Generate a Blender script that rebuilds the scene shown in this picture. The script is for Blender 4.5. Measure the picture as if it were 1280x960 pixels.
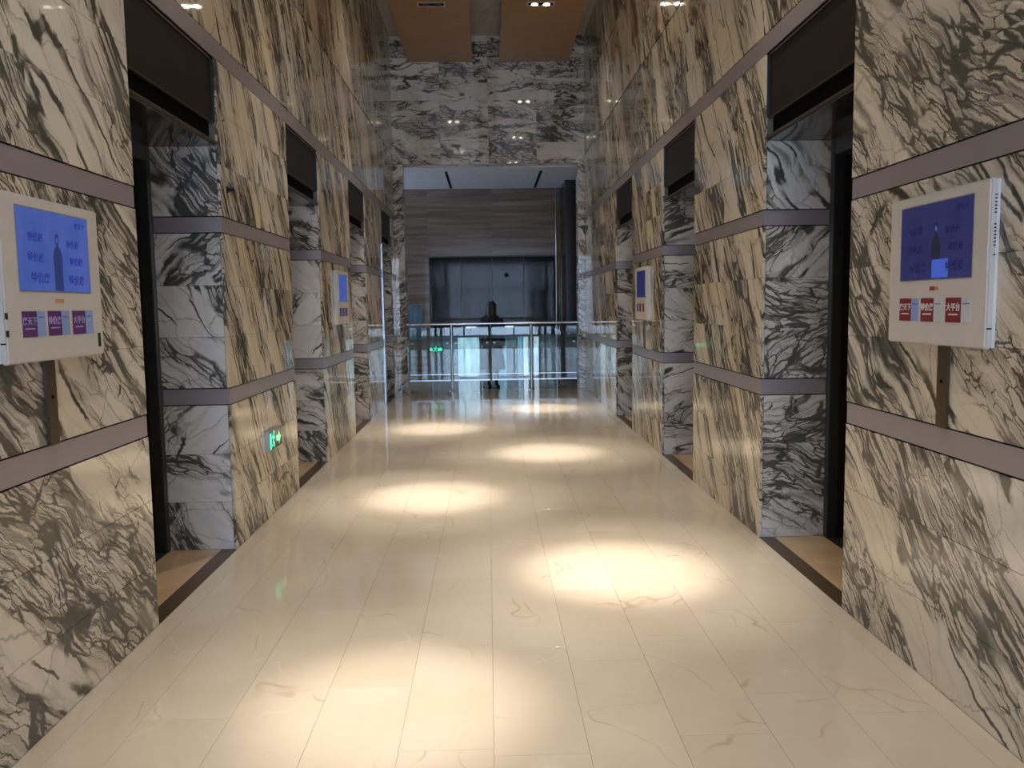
import bpy, bmesh, math, random
from mathutils import Vector, Matrix

random.seed(11)
scene = bpy.context.scene
COL = scene.collection
for _o in list(bpy.data.objects):
    bpy.data.objects.remove(_o)

# ------------------------------------------------------------------ camera
cam_d = bpy.data.cameras.new('camera')
cam = bpy.data.objects.new('camera', cam_d)
COL.objects.link(cam)
cam_d.sensor_fit = 'HORIZONTAL'
cam_d.sensor_width = 36.0
cam_d.lens = 1027.37 * 36.0 / 1280.0
cam_d.clip_start = 0.05
_r = Vector((0.99948441, -0.02851737, -0.01475348))
_u = Vector((0.01737449, 0.09396273, 0.9954241))
_f = Vector((0.0270006, 0.9951672, -0.09440976))
cam.matrix_world = Matrix(((_r.x, _u.x, -_f.x, 0), (_r.y, _u.y, -_f.y, 0), (_r.z, _u.z, -_f.z, 1.55), (0, 0, 0, 1)))
scene.camera = cam

# ------------------------------------------------------------------ view, world, daylight
scene.view_settings.view_transform = 'Standard'
scene.view_settings.look = 'None'
scene.view_settings.gamma = 1.0
scene.view_settings.use_curve_mapping = False
scene.view_settings.exposure = 0.35
scene.cycles.max_bounces = 8
scene.cycles.diffuse_bounces = 5
scene.cycles.glossy_bounces = 4
scene.cycles.transparent_max_bounces = 12
scene.cycles.caustics_reflective = False
scene.cycles.caustics_refractive = False
scene.cycles.sample_clamp_indirect = 6.0

world = bpy.data.worlds.new('daylight')
scene.world = world
world.use_nodes = True
_bg = world.node_tree.nodes['Background']
_bg.inputs[0].default_value = (0.55, 0.72, 1.0, 1)
_bg.inputs[1].default_value = 1.0


def area_light(name, loc, rot, sx, sy, energy, color):
    d = bpy.data.lights.new(name, 'AREA')
    d.shape = 'RECTANGLE'; d.size = sx; d.size_y = sy
    d.energy = energy; d.color = color
    o = bpy.data.objects.new(name, d)
    o.location = loc; o.rotation_euler = rot
    COL.objects.link(o)
    return o


# daylight entering by the glazed entrance behind the camera and by the gallery's end window
area_light('entrance_daylight', (0, -7.25, 2.0), (math.radians(90), 0, 0), 6.6, 3.5, 600, (0.62, 0.76, 1.0))
area_light('gallery_daylight', (-6.2, 16.7, 2.1), (0, math.radians(-90), 0), 3.2, 2.2, 125, (0.55, 0.72, 1.0))

# ------------------------------------------------------------------ dimensions (metres)
XL, XR = -1.663, 1.767           # faces of the two long walls
S0, OW, PP = 4.0025, 1.2818, 3.0554   # first opening, opening width, pitch
YB, YP = -0.83, 15.0             # corridor start, portal wall
ZC, ZWOOD = 6.3, 5.85
DEPTH = 0.43                     # depth of the lift door recess
HEAD = 2.57
BA, BB, BC = (0.0, 0.944), (1.056, 2.034), (2.141, 3.098)
BD, BE, BF = (3.225, 4.22), (4.24, 5.305), (5.325, 6.3)
STRIPS = ((0.95, 1.05), (2.04, 2.135), (3.104, 3.219))
GY, GZ = 18.0, 4.07              # far wall and ceiling of the gallery


# ------------------------------------------------------------------ node helpers
class NT:
    def __init__(self, name):
        self.m = bpy.data.materials.new(name)
        self.m.use_nodes = True
        self.t = self.m.node_tree
        self.t.nodes.clear()
        self.out = self.t.nodes.new('ShaderNodeOutputMaterial')

    def n(self, kind, **kw):
        nd = self.t.nodes.new('ShaderNode' + kind)
        for k, v in kw.items():
            setattr(nd, k, v)
        return nd

    def put(self, sock, v):
        if isinstance(v, bpy.types.NodeSocket):
            self.t.links.new(v, sock)
        elif isinstance(v, (tuple, list)) and sock.type == 'RGBA' and len(v) == 3:
            sock.default_value = (*v, 1)
        else:
            sock.default_value = v

    def math(self, op, a, b=0.0, c=None, clamp=False):
        nd = self.n('Math', operation=op, use_clamp=clamp)
        self.put(nd.inputs[0], a); self.put(nd.inputs[1], b)
        if c is not None: self.put(nd.inputs[2], c)
        return nd.outputs[0]

    def vec(self, op, a, b=(0, 0, 0), s=None):
        nd = self.n('VectorMath', operation=op)
        self.put(nd.inputs[0], a)
        if op == 'SCALE': self.put(nd.inputs['Scale'], s)
        else: self.put(nd.inputs[1], b)
        return nd.outputs[0]

    def noise(self, v, scale, detail=2.0, rough=0.5, color=False):
        nd = self.n('TexNoise')
        self.put(nd.inputs['Vector'], v)
        nd.inputs['Scale'].default_value = scale
        nd.inputs['Detail'].default_value = detail
        nd.inputs['Roughness'].default_value = rough
        return nd.outputs['Color' if color else 'Fac']

    def edge(self, v, scale):
        nd = self.n('TexVoronoi', feature='DISTANCE_TO_EDGE')
        self.put(nd.inputs['Vector'], v)
        nd.inputs['Scale'].default_value = scale
        return nd.outputs['Distance']

    def ramp(self, v, lo, hi, a=0.0, b=1.0):
        nd = self.n('MapRange', interpolation_type='SMOOTHSTEP')
        self.put(nd.inputs['Value'], v)
        self.put(nd.inputs['From Min'], lo); self.put(nd.inputs['From Max'], hi)
        self.put(nd.inputs['To Min'], a); self.put(nd.inputs['To Max'], b)
        return nd.outputs[0]

    def mix(self, f, a, b):
        nd = self.n('Mix', data_type='RGBA')
        self.put(nd.inputs[0], f); self.put(nd.inputs[6], a); self.put(nd.inputs[7], b)
        return nd.outputs[2]

    def attr(self, name):
        return self.n('Attribute', attribute_type='OBJECT', attribute_name=name).outputs['Fac']

    def bsdf(self, color, rough=0.4, metal=0.0, ior=1.5, bump=None, emit=None, estr=0.0, coat=0.0, spec=None):
        b = self.n('BsdfPrincipled')
        self.put(b.inputs['Base Color'], color)
        self.put(b.inputs['Roughness'], rough)
        self.put(b.inputs['Metallic'], metal)
        b.inputs['IOR'].default_value = ior
        if coat:
            b.inputs['Coat Weight'].default_value = coat
            b.inputs['Coat Roughness'].default_value = 0.04
        if spec is not None: b.inputs['Specular IOR Level'].default_value = spec
        if emit is not None:
            self.put(b.inputs['Emission Color'], emit)
            self.put(b.inputs['Emission Strength'], estr)
        if bump is not None:
            bp = self.n('Bump')
            bp.inputs['Strength'].default_value = bump[1]
            bp.inputs['Distance'].default_value = 0.002
            self.put(bp.inputs['Height'], bump[0])
            self.t.links.new(bp.outputs[0], b.inputs['Normal'])
        self.t.links.new(b.outputs[0], self.out.inputs[0])
        return self.m


def plain(name, color, rough=0.4, metal=0.0, emit=None, estr=0.0, spec=None, var=0.06, vscale=9.0):
    """a procedural plain material: colour broken up slightly by noise"""
    t = NT(name)
    p = t.n('NewGeometry').outputs['Position']
    f = t.noise(p, vscale, 3)
    c2 = tuple(max(0.0, c * (1 - 2 * var)) for c in color)
    return t.bsdf(t.mix(t.ramp(f, 0.3, 0.7), color, c2), rough, metal, emit=emit, estr=estr, spec=spec)


def marble(name, axis):
    t = NT(name)
    p = t.n('NewGeometry').outputs['Position']
    rot = t.n('VectorRotate', rotation_type=axis)
    t.put(rot.inputs['Vector'], p)
    t.put(rot.inputs['Angle'], t.attr('vein_angle'))
    q = rot.outputs[0]
    if axis == 'Y_AXIS':                      # facing the camera: veins run along local x
        sp = t.n('SeparateXYZ'); t.put(sp.inputs[0], q)
        cb = t.n('CombineXYZ')
        t.t.links.new(sp.outputs[1], cb.inputs[0]); t.t.links.new(sp.outputs[0], cb.inputs[1]); t.t.links.new(sp.outputs[2], cb.inputs[2])
        q = cb.outputs[0]
    seed = t.attr('vein_seed')
    off = t.vec('SCALE', (3.17, 7.71, 5.33), s=seed)
    q = t.vec('ADD', q, off)
    fl_ = t.n('CombineXYZ'); fl_.inputs[0].default_value = 1.0; fl_.inputs[2].default_value = 1.0
    t.put(fl_.inputs[1], t.attr('flow'))
    q = t.vec('MULTIPLY', q, fl_.outputs[0])          # how drawn-out the veining of this slab is
    # slow bending of the bedding, then fine tearing
    w1 = t.vec('SUBTRACT', t.noise(q, 1.1, 2, 0.5, True), (0.5, 0.5, 0.5))
    q = t.vec('ADD', q, t.vec('MULTIPLY', w1, (0.0, 0.6, 0.28)))
    w2 = t.vec('SUBTRACT', t.noise(q, 10.0, 4, 0.65, True), (0.5, 0.5, 0.5))
    q = t.vec('ADD', q, t.vec('MULTIPLY', w2, (0.0, 0.16, 0.040)))
    band = t.noise(t.vec('MULTIPLY', q, (1, 0.19, 2.0)), 1.7, 3, 0.58)          # zones rich in veins
    mask = t.ramp(band, 0.445, 0.53)
    core = t.ramp(band, 0.52, 0.62)
    thin = t.noise(t.vec('MULTIPLY', q, (1, 0.5, 1)), 6.0, 2, 0.5)
    streak = t.noise(t.vec('MULTIPLY', q, (1, 0.34, 7.0)), 4.6, 5, 0.72)
    st = t.ramp(streak, 0.515, 0.565)
    st2 = t.ramp(t.noise(t.vec('MULTIPLY', q, (1, 0.6, 9.0)), 9.0, 3, 0.6), 0.53, 0.58)
    wdt = t.ramp(thin, 0.34, 0.68, 0.02, 0.12)
    v1 = t.ramp(t.edge(t.vec('MULTIPLY', q, (1, 0.17, 1)), 8.0), t.math('MULTIPLY', wdt, 0.3), wdt, 1.0, 0.0)
    wd2 = t.math('MULTIPLY', wdt, 1.7)
    v2 = t.ramp(t.edge(t.vec('MULTIPLY', q, (1, 0.14, 1)), 26.0), t.math('MULTIPLY', wd2, 0.35), wd2, 1.0, 0.0)
    b2 = t.noise(t.vec('MULTIPLY', q, (1, 0.17, 1.9)), 2.2, 2, 0.55)
    rib = t.math('ABSOLUTE', t.math('SUBTRACT', b2, 0.52))
    thick = t.math('MULTIPLY', t.ramp(rib, 0.008, 0.024, 1.0, 0.0), t.ramp(thin, 0.38, 0.52))
    hair = t.math('MULTIPLY', t.ramp(t.edge(t.vec('MULTIPLY', q, (1, 0.4, 1)), 3.6), 0.0, 0.016, 1.0, 0.0), 0.45)
    a = t.math('MULTIPLY', v1, t.math('MULTIPLY_ADD', mask, 0.82, 0.08))
    b = t.math('MULTIPLY', v2, t.math('MULTIPLY', mask, 0.88))
    c = t.math('MULTIPLY', t.math('MAXIMUM', t.math('MULTIPLY', st, 0.75), st2), t.math('MULTIPLY_ADD', core, 0.42, t.math('MULTIPLY', mask, 0.30)))
    v = t.math('MAXIMUM', t.math('MAXIMUM', a, b), t.math('MAXIMUM', t.math('MAXIMUM', c, hair), t.math('MULTIPLY', thick, 0.94)), clamp=True)
    tone = t.attr('tone')
    g = t.ramp(t.noise(t.vec('MULTIPLY', q, (1, 0.4, 1.4)), 1.4, 3, 0.5), 0.36, 0.66)
    warm = t.mix(g, (0.71, 0.645, 0.52), (0.68, 0.57, 0.39))
    cool = t.mix(g, (0.68, 0.665, 0.655), (0.76, 0.735, 0.70))
    base = t.mix(tone, warm, cool)
    base = t.mix(t.math('MULTIPLY', mask, 0.24), base, (0.36, 0.32, 0.26))
    dark = t.mix(t.ramp(thin, 0.35, 0.65), (0.036, 0.027, 0.020), (0.036, 0.040, 0.034))
    col = t.mix(v, base, dark)
    return t.bsdf(col, t.math('MULTIPLY_ADD', v, 0.03, 0.03), ior=1.52)


def floor_marble():
    t = NT('cream_floor_marble')
    p = t.n('NewGeometry').outputs['Position']
    oi = t.n('ObjectInfo').outputs['Random']
    q = t.vec('ADD', p, t.vec('SCALE', (1.3, 2.9, 0.0), s=t.math('MULTIPLY', oi, 0.5)))
    w = t.vec('SUBTRACT', t.noise(q, 1.1, 3, 0.55, True), (0.5, 0.5, 0.5))
    q2 = t.vec('ADD', q, t.vec('SCALE', w, s=0.9))
    n = t.noise(q2, 1.2, 4, 0.55)
    col = t.mix(t.ramp(n, 0.3, 0.7), (0.505, 0.435, 0.35), (0.545, 0.48, 0.395))
    col = t.mix(t.ramp(oi, 0.0, 1.0, 0.0, 0.12), col, (0.46, 0.385, 0.295))
    e = t.edge(t.vec('MULTIPLY', q2, (1.2, 0.8, 1)), 1.15)
    vm = t.math('MULTIPLY', t.ramp(e, 0.0, 0.011, 1.0, 0.0), t.ramp(t.noise(q, 2.3, 2), 0.50, 0.66))
    col = t.mix(t.math('MULTIPLY', vm, 0.5), col, (0.30, 0.21, 0.13))
    e3 = t.edge(q2, 2.3)
    vw = t.math('MULTIPLY', t.ramp(e3, 0.0, 0.02, 1.0, 0.0), t.ramp(t.noise(q, 3.1, 2), 0.56, 0.66))
    col = t.mix(t.math('MULTIPLY', vw, 0.22), col, (0.74, 0.66, 0.54))
    return t.bsdf(col, t.ramp(t.noise(p, 7, 3), 0.3, 0.7, 0.06, 0.09), ior=1.5)


def wood(name):
    t = NT(name)
    p = t.n('NewGeometry').outputs['Position']
    oi = t.n('ObjectInfo').outputs['Random']
    q = t.vec('ADD', p, t.vec('SCALE', (2.1, 5.3, 0), s=oi))
    g = t.noise(t.vec('MULTIPLY', q, (0.7, 16, 1)), 2.2, 5, 0.6)
    col = t.mix(t.ramp(g, 0.3, 0.7), (0.37, 0.195, 0.036), (0.29, 0.145, 0.026))
    return t.bsdf(col, 0.38)


def brown_stone():
    t = NT('brown_vein_cut_stone')
    p = t.n('NewGeometry').outputs['Position']
    oi = t.n('ObjectInfo').outputs['Random']
    q = t.vec('ADD', p, t.vec('SCALE', (4.1, 0, 2.3), s=oi))
    g = t.noise(t.vec('MULTIPLY', q, (0.22, 0.22, 5.0)), 2.0, 5, 0.62)
    col = t.mix(t.ramp(g, 0.34, 0.66), (0.15, 0.105, 0.082), (0.27, 0.20, 0.16))
    return t.bsdf(col, 0.12, ior=1.5)


def strip_metal():
    t = NT('mauve_grey_satin_metal')
    p = t.n('NewGeometry').outputs['Position']
    g = t.noise(t.vec('MULTIPLY', p, (2, 2, 60)), 3.0, 3, 0.5)
    col = t.mix(g, (0.335, 0.30, 0.32), (0.39, 0.35, 0.375))
    return t.bsdf(col, 0.32, metal=0.35)


def glass(name, tint, rough=0.0, gloss=1.0, ior=1.5):
    t = NT(name)
    tr = t.n('BsdfTransparent'); t.put(tr.inputs[0], tint)
    gl = t.n('BsdfGlossy'); gl.inputs['Roughness'].default_value = rough
    fr = t.n('Fresnel'); fr.inputs['IOR'].default_value = ior
    p = t.n('NewGeometry').outputs['Position']
    k = t.ramp(t.noise(p, 3.0, 2), 0.2, 0.8, 0.92 * gloss, 1.0 * gloss)     # very slight smear on the pane
    mx = t.n('MixShader')
    t.put(mx.inputs[0], t.math('MULTIPLY', fr.outputs[0], k, clamp=True))
    t.t.links.new(tr.outputs[0], mx.inputs[1]); t.t.links.new(gl.outputs[0], mx.inputs[2])
    t.t.links.new(mx.outputs[0], t.out.inputs[0])
    return t.m


M = {
    'side': marble('veined_marble_side', 'X_AXIS'),
    'front': marble('veined_marble_front', 'Y_AXIS'),
    'floor': floor_marble(),
    'mortar': plain('dark_joint_mortar', (0.22, 0.19, 0.15), 0.8),
    'grout': plain('brown_floor_grout', (0.40, 0.33, 0.25), 0.6),
    'strip': strip_metal(),
    'bronze': plain('dark_bronze_metal', (0.017, 0.012, 0.010), 0.42, 0.0, var=0.1, spec=0.2),
    'bronze_edge': plain('bronze_edge_metal', (0.12, 0.095, 0.08), 0.3, 0.6),
    'black': plain('black_shadow_gap', (0.004, 0.004, 0.004), 0.7, spec=0.05),
    'soffit': plain('dark_polished_soffit', (0.030, 0.026, 0.023), 0.10, 0.0, var=0.15, vscale=4.0),
    'backing': plain('dim_grey_backing', (0.060, 0.056, 0.053), 0.5),
    'frame': plain('dark_grey_door_frame', (0.055, 0.058, 0.058), 0.28, 0.5),
    'sill': plain('dark_brown_threshold', (0.075, 0.050, 0.026), 0.35, 0.2),
    'recess': plain('tan_recess_stone', (0.50, 0.355, 0.22), 0.14, vscale=3.0, var=0.1),
    'plaster': plain('grey_plaster', (0.52, 0.49, 0.45), 0.8),
    'gceil': plain('gallery_plaster', (0.62, 0.64, 0.68), 0.75),
    'beige': plain('beige_foyer_wall', (0.50, 0.44, 0.36), 0.5),
    'wood': wood('orange_veneer'),
    'brown': brown_stone(),
    'darkwall': plain('dark_brown_wall', (0.030, 0.020, 0.014), 0.25),
    'chrome': plain('polished_steel', (0.62, 0.62, 0.63), 0.14, 1.0, var=0.03),
    'steel': plain('pale_brushed_steel', (0.50, 0.54, 0.60), 0.3, 0.8),
    'alu': plain('grey_aluminium', (0.42, 0.41, 0.42), 0.4, 0.5),
    'glass': glass('clear_balustrade_glass', (0.80, 0.88, 0.87)),
    'tint': glass('dark_tinted_glass', (0.55, 0.55, 0.56), 0.06, 0.38, 1.4),
    'clearpane': glass('clear_window_glass', (0.92, 0.95, 0.97)),
    'white': plain('warm_white_plastic', (0.62, 0.595, 0.565), 0.35, var=0.02),
    'whiteside': plain('cool_white_plastic', (0.72, 0.74, 0.72), 0.35, var=0.02),
    'lampon': plain('lit_lamp', (1, 1, 1), 0.5, emit=(1.0, 0.90, 0.72), estr=60),
    'lampoff': plain('unlit_lamp', (0.05, 0.05, 0.05), 0.15),
    'lampframe': plain('lamp_frame', (0.50, 0.46, 0.42), 0.5),
    'detector': plain('detector_plastic', (0.35, 0.33, 0.31), 0.5),
    'green': plain('lit_green_panel', (0.0, 0.25, 0.14), 0.3, emit=(0.02, 0.62, 0.30), estr=0.9),
    'greenpale': plain('lit_pale_green_panel', (0.1, 0.4, 0.2), 0.3, emit=(0.28, 0.75, 0.42), estr=0.9),
    'signblack': plain('black_sign_glass', (0.012, 0.02, 0.016), 0.12),
    'coat': plain('black_wool_coat', (0.022, 0.022, 0.024), 0.9, vscale=40, var=0.2),
    'skin': plain('skin', (0.50, 0.33, 0.24), 0.55, var=0.04),
    'hair': plain('black_hair', (0.012, 0.010, 0.009), 0.5, var=0.2),
    'shoe': plain('black_leather', (0.012, 0.012, 0.013), 0.35),
    'legs': plain('black_trousers', (0.012, 0.012, 0.014), 0.85),
}


# ------------------------------------------------------------------ mesh helpers
class MB:
    def __init__(self):
        self.v = []; self.f = []

    def add(self, vs, fs):
        k = len(self.v)
        self.v += [tuple(x) for x in vs]
        self.f += [tuple(i + k for i in q) for q in fs]
        return self

    def box(self, x0, x1, y0, y1, z0, z1):
        x0, x1 = sorted((x0, x1)); y0, y1 = sorted((y0, y1)); z0, z1 = sorted((z0, z1))
        vs = [(x, y, z) for z in (z0, z1) for y in (y0, y1) for x in (x0, x1)]
        return self.add(vs, [(0, 2, 3, 1), (4, 5, 7, 6), (0, 1, 5, 4), (2, 6, 7, 3), (0, 4, 6, 2), (1, 3, 7, 5)])

    def tube(self, pts, radii, n=12, caps=True):
        pts = [Vector(p) for p in pts]
        if not isinstance(radii, (list, tuple)): radii = [radii] * len(pts)
        rings = []
        for i, p in enumerate(pts):
            d = (pts[min(i + 1, len(pts) - 1)] - pts[max(i - 1, 0)]).normalized()
            ref = Vector((0, 0, 1)) if abs(d.z) < 0.9 else Vector((1, 0, 0))
            a = d.cross(ref).normalized(); b = d.cross(a)
            r = radii[i]
            rings.append([p + (a * math.cos(2 * math.pi * k / n) + b * math.sin(2 * math.pi * k / n)) * r for k in range(n)])
        vs = [v for rg in rings for v in rg]
        fs = []
        for i in range(len(rings) - 1):
            for k in range(n):
                fs.append((i * n + k, (i + 1) * n + k, (i + 1) * n + (k + 1) % n, i * n + (k + 1) % n))
        if caps:
            fs.append(tuple(range(n))); fs.append(tuple((len(rings) - 1) * n + k for k in reversed(range(n))))
        return self.add(vs, fs)

    def loft(self, rings, caps=True):
        n = len(rings[0]); vs = [v for r in rings for v in r]; fs = []
        for i in range(len(rings) - 1):
            for k in range(n):
                fs.append((i * n + k, i * n + (k + 1) % n, (i + 1) * n + (k + 1) % n, (i + 1) * n + k))
        if caps:
            fs.append(tuple(reversed(range(n)))); fs.append(tuple((len(rings) - 1) * n + k for k in range(n)))
        return self.add(vs, fs)

    def prism(self, poly, y0, y1):
        """polygon in x,z extruded along y"""
        n = len(poly)
        vs = [(x, y0, z) for x, z in poly] + [(x, y1, z) for x, z in poly]
        fs = [tuple(range(n)), tuple(reversed(range(n, 2 * n)))]
        for k in range(n): fs.append((k, n + k, n + (k + 1) % n, (k + 1) % n))
        return self.add(vs, fs)

    def build(self, name, mat, parent=None, smooth=False, bevel=0.0):
        me = bpy.data.meshes.new(name)
        me.from_pydata(self.v, [], self.f)
        bm = bmesh.new(); bm.from_mesh(me)
        bmesh.ops.recalc_face_normals(bm, faces=bm.faces)
        if bevel:
            es = [e for e in bm.edges if len(e.link_faces) == 2 and e.calc_face_angle(0) > 0.6]
            bmesh.ops.bevel(bm, geom=es, offset=bevel, segments=2, affect='EDGES', clamp_overlap=True)
        bm.to_mesh(me); bm.free()
        if smooth:
            for p in me.polygons: p.use_smooth = True
            try: me.set_sharp_from_angle(angle=math.radians(38))
            except Exception: pass
        return link(name, me, mat, parent)


def link(name, me, mat, parent=None):
    if mat is not None and not me.materials:
        me.materials.append(M[mat] if isinstance(mat, str) else mat)
    o = bpy.data.objects.new(name, me)
    COL.objects.link(o)
    if parent is not None: o.parent = parent
    return o


def structure(o):
    o['kind'] = 'structure'
    return o


def tag(o, label, cat, group=None):
    o['label'] = label; o['category'] = cat
    if group: o['group'] = group
    return o


def empty(name, loc=(0, 0, 0), rz=0.0, parent=None):
    o = bpy.data.objects.new(name, None)
    o.empty_display_size = 0.1
    COL.objects.link(o)
    o.location = loc; o.rotation_euler = (0, 0, rz)
    if parent is not None: o.parent = parent
    return o


AX = {'+x': ((0, 1, 0), (0, 0, 1), (1, 0, 0)), '-x': ((0, -1, 0), (0, 0, 1), (-1, 0, 0)),
      '-y': ((1, 0, 0), (0, 0, 1), (0, -1, 0)), '+y': ((-1, 0, 0), (0, 0, 1), (0, 1, 0)),
      '-z': ((1, 0, 0), (0, -1, 0), (0, 0, -1)), '+z': ((1, 0, 0), (0, 1, 0), (0, 0, 1))}
SLABS = {}


def slab(name, mat, face, centre, w, h, parent, th=0.018, gap=0.0016, ch=0.0008, **props):
    """a chamfered stone slab whose outer face is centred on `centre`; alike slabs share their mesh"""
    key = (mat, face, round(w, 3), round(h, 3), th)
    me = SLABS.get(key)
    if me is None:
        U, V, N = (Vector(a) for a in AX[face])
        a, b = w / 2 - gap / 2, h / 2 - gap / 2
        vs = []
        for (aa, bb, nn) in ((a, b, -th), (a, b, -ch), (a - ch, b - ch, 0)):
            for (sx, sy) in ((-1, -1), (1, -1), (1, 1), (-1, 1)):
                vs.append(U * (sx * aa) + V * (sy * bb) + N * nn)
        fs = [(3, 2, 1, 0), (8, 9, 10, 11)]
        for r in (0, 4):
            for k in range(4):
                fs.append((r + k, r + (k + 1) % 4, r + 4 + (k + 1) % 4, r + 4 + k))
        me = bpy.data.meshes.new(name)
        me.from_pydata([tuple(v) for v in vs], [], fs)
        me.materials.append(M[mat])
        SLABS[key] = me
    o = bpy.data.objects.new(name, me)
    COL.objects.link(o)
    o.location = centre
    o.parent = parent
    for k, v in props.items(): o[k] = v
    return o


def rows(z0, z1, n=3):
    return [(z0 + (z1 - z0) * i / n, z0 + (z1 - z0) * (i + 1) / n) for i in range(n)]


def cols(a, b, target=0.89):
    n = max(1, round((b - a) / target))
    return [(a + (b - a) * i / n, a + (b - a) * (i + 1) / n) for i in range(n)]


# ------------------------------------------------------------------ the two long walls
def long_wall(side, openings):
    s = -1 if side == 'left' else 1
    X = XL if s < 0 else XR
    face = '+x' if s < 0 else '-x'
    IN = lambda d: X + s * d                     # d metres behind the wall face
    T = 0.02
    piers, y = [], YB
    for a in openings:
        piers.append((y, a)); y = a + OW
    piers.append((y, YP))
    mb = MB()
    for (a, b) in piers:
        mb.box(IN(T), IN(0.75), a + (T if a > YB else 0), b - (T if b < YP else 0), 0, ZC)
    for a in openings:
        mb.box(IN(T + 0.05), IN(0.75), a - T, a + OW + T, HEAD + T, 3.098)     # header core behind the dark panel
        mb.box(IN(T), IN(0.75), a - T, a + OW + T, 3.098, ZC)
        mb.box(IN(0.62), IN(0.75), a - T, a + OW + T, 0, HEAD + T)             # shaft wall behind the leaves
    wall = structure(mb.build('wall_' + side, 'mortar'))
    rnd = random.Random(5 if s < 0 else 9)

    def place(a, b, z0, z1, seed, ang, tone, flow=0.9):
        slab('marble_slab', 'side', face, (X, (a + b) / 2, (z0 + z1) / 2), b - a, z1 - z0, wall,
             vein_seed=seed, vein_angle=-s * ang, tone=tone, flow=flow)

    for pi, (a, b) in enumerate(piers):
        base_ang = math.radians(44 if a < 3 else 57)
        for bi, (z0, z1) in enumerate((BA, BB, BC)):
            sd = rnd.uniform(0, 4); an = base_ang + rnd.uniform(-0.10, 0.10)
            for (r0, r1) in rows(z0, z1):
                for (c0, c1) in cols(a, b):
                    sd2 = sd + (rnd.uniform(-0.004, 0.004) if rnd.random() < 0.86 else rnd.uniform(0.3, 1.0))
                    place(c0, c1, r0, r1, sd2, an, 0.4 if a < 3 else rnd.uniform(0.0, 0.2), 1.3 if a < 3 else 0.9)
    for (z0, z1) in (BD, BE, BF):
        sd = rnd.uniform(0, 4); an = math.radians(60)
        for (c0, c1) in cols(YB, YP):
            for (r0, r1) in rows(z0, z1):
                place(c0, c1, r0, r1, sd + rnd.uniform(-0.008, 0.008), an, rnd.uniform(0.0, 0.2))
    # reveals of each opening
    xm = (X + IN(DEPTH)) / 2 + s * T / 2
    wd = DEPTH - T
    for a in openings:
        for (yy, fc) in ((a, '+y'), (a + OW, '-y')):
            for (z0, z1) in rows(*BA) + rows(*BB) + [(BC[0], HEAD)]:
                slab('marble_slab', 'front', fc, (xm, yy, (z0 + z1) / 2), wd, z1 - z0, wall,
                     vein_seed=rnd.uniform(0, 40), vein_angle=rnd.uniform(0.1, 0.95) * (1 if rnd.random() < 0.6 else -1) * s,
                     tone=rnd.uniform(0.8, 1.0), flow=1.6)
        slab('soffit_panel', 'soffit', '-z', (xm, a + OW / 2, HEAD), wd, OW, wall, vein_seed=rnd.uniform(0, 40), vein_angle=0.4, tone=0.9, flow=1.6)
    # satin strips: one per pier and level (wrapping into the reveals), a continuous one over the doors
    for (a, b) in piers:
        for (z0, z1) in STRIPS[:2]:
            m = MB()
            R = 0.003
            m.box(IN(R), IN(T), a + (R if a > YB else 0), b - (R if b < YP else 0), z0, z1)
            if a > YB: m.box(IN(T), IN(DEPTH - 0.005), a + R, a + T, z0, z1)
            if b < YP: m.box(IN(T), IN(DEPTH - 0.005), b - T, b - R, z0, z1)
            trim(m, 'strip')
    m = MB(); m.box(IN(0.003), IN(T), YB, YP, *STRIPS[2]); trim(m, 'strip')
    for (z0, z1) in ((BC[1], STRIPS[2][0]), (STRIPS[2][1], BD[0]), (BD[1], BE[0]), (BE[1], BF[0])):
        trim(MB().box(IN(0.010), IN(T), YB, YP, z0, z1), 'black')
    for (a, b) in piers:
        for (z0, z1) in ((BA[1], STRIPS[0][0]), (STRIPS[0][1], BB[0]), (BB[1], STRIPS[1][0]), (STRIPS[1][1], BC[0])):
            m = MB().box(IN(0.010), IN(T), a + (0.01 if a > YB else 0), b - (0.01 if b < YP else 0), z0, z1)
            if a > YB: m.box(IN(T), IN(DEPTH - 0.005), a + 0.010, a + T, z0, z1)
            if b < YP: m.box(IN(T), IN(DEPTH - 0.005), b - T, b - 0.010, z0, z1)
            trim(m, 'black')
    return wall, piers


TRIMS = [0]


def trim(mb, mat):
    TRIMS[0] += 1
    return structure(mb.build('trim_%d' % TRIMS[0], mat))


OPEN_L = [S0 - PP, S0, S0 + PP, S0 + 2 * PP, S0 + 3 * PP]
OPEN_R = OPEN_L[:4]
wall_left, piers_left = long_wall('left', OPEN_L)
wall_right, piers_right = long_wall('right', OPEN_R)

# ------------------------------------------------------------------ floor
XE = [XL, XL + 0.10] + [1.667 - 0.335 * k for k in range(9, -1, -1)] + [XR]
fl = MB()
fl.box(XL - 0.75, XR + 0.75, YB, 15.3, -0.12, -0.016)
fl.box(-6.3, 3.3, 15.3, GY + 0.2, -0.12, -0.016)
fl.box(-5.2, 5.2, -7.4, YB, -0.12, 0.0)
floor = structure(fl.build('floor', 'grout'))
rf = random.Random(3)
for i in range(len(XE) - 1):
    x0, x1 = XE[i], XE[i + 1]
    border = i in (0, len(XE) - 2)
    L = 1.80 if border else 0.90
    ph = 2.81 if i == 8 else 3.11 if i == 9 else rf.uniform(0, L)
    y = 0.2 + (ph - 0.2) % L
    cuts = [0.2] + ([y] if y > 0.25 else [])
    while y + L < GY - 0.05:
        y += L; cuts.append(y)
    cuts.append(GY - 0.02)
    for y0, y1 in zip(cuts, cuts[1:]):
        slab('floor_tile', 'floor', '+z', ((x0 + x1) / 2, (y0 + y1) / 2, 0), x1 - x0, y1 - y0, floor, th=0.015, gap=0.0009, ch=0.0003)
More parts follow.
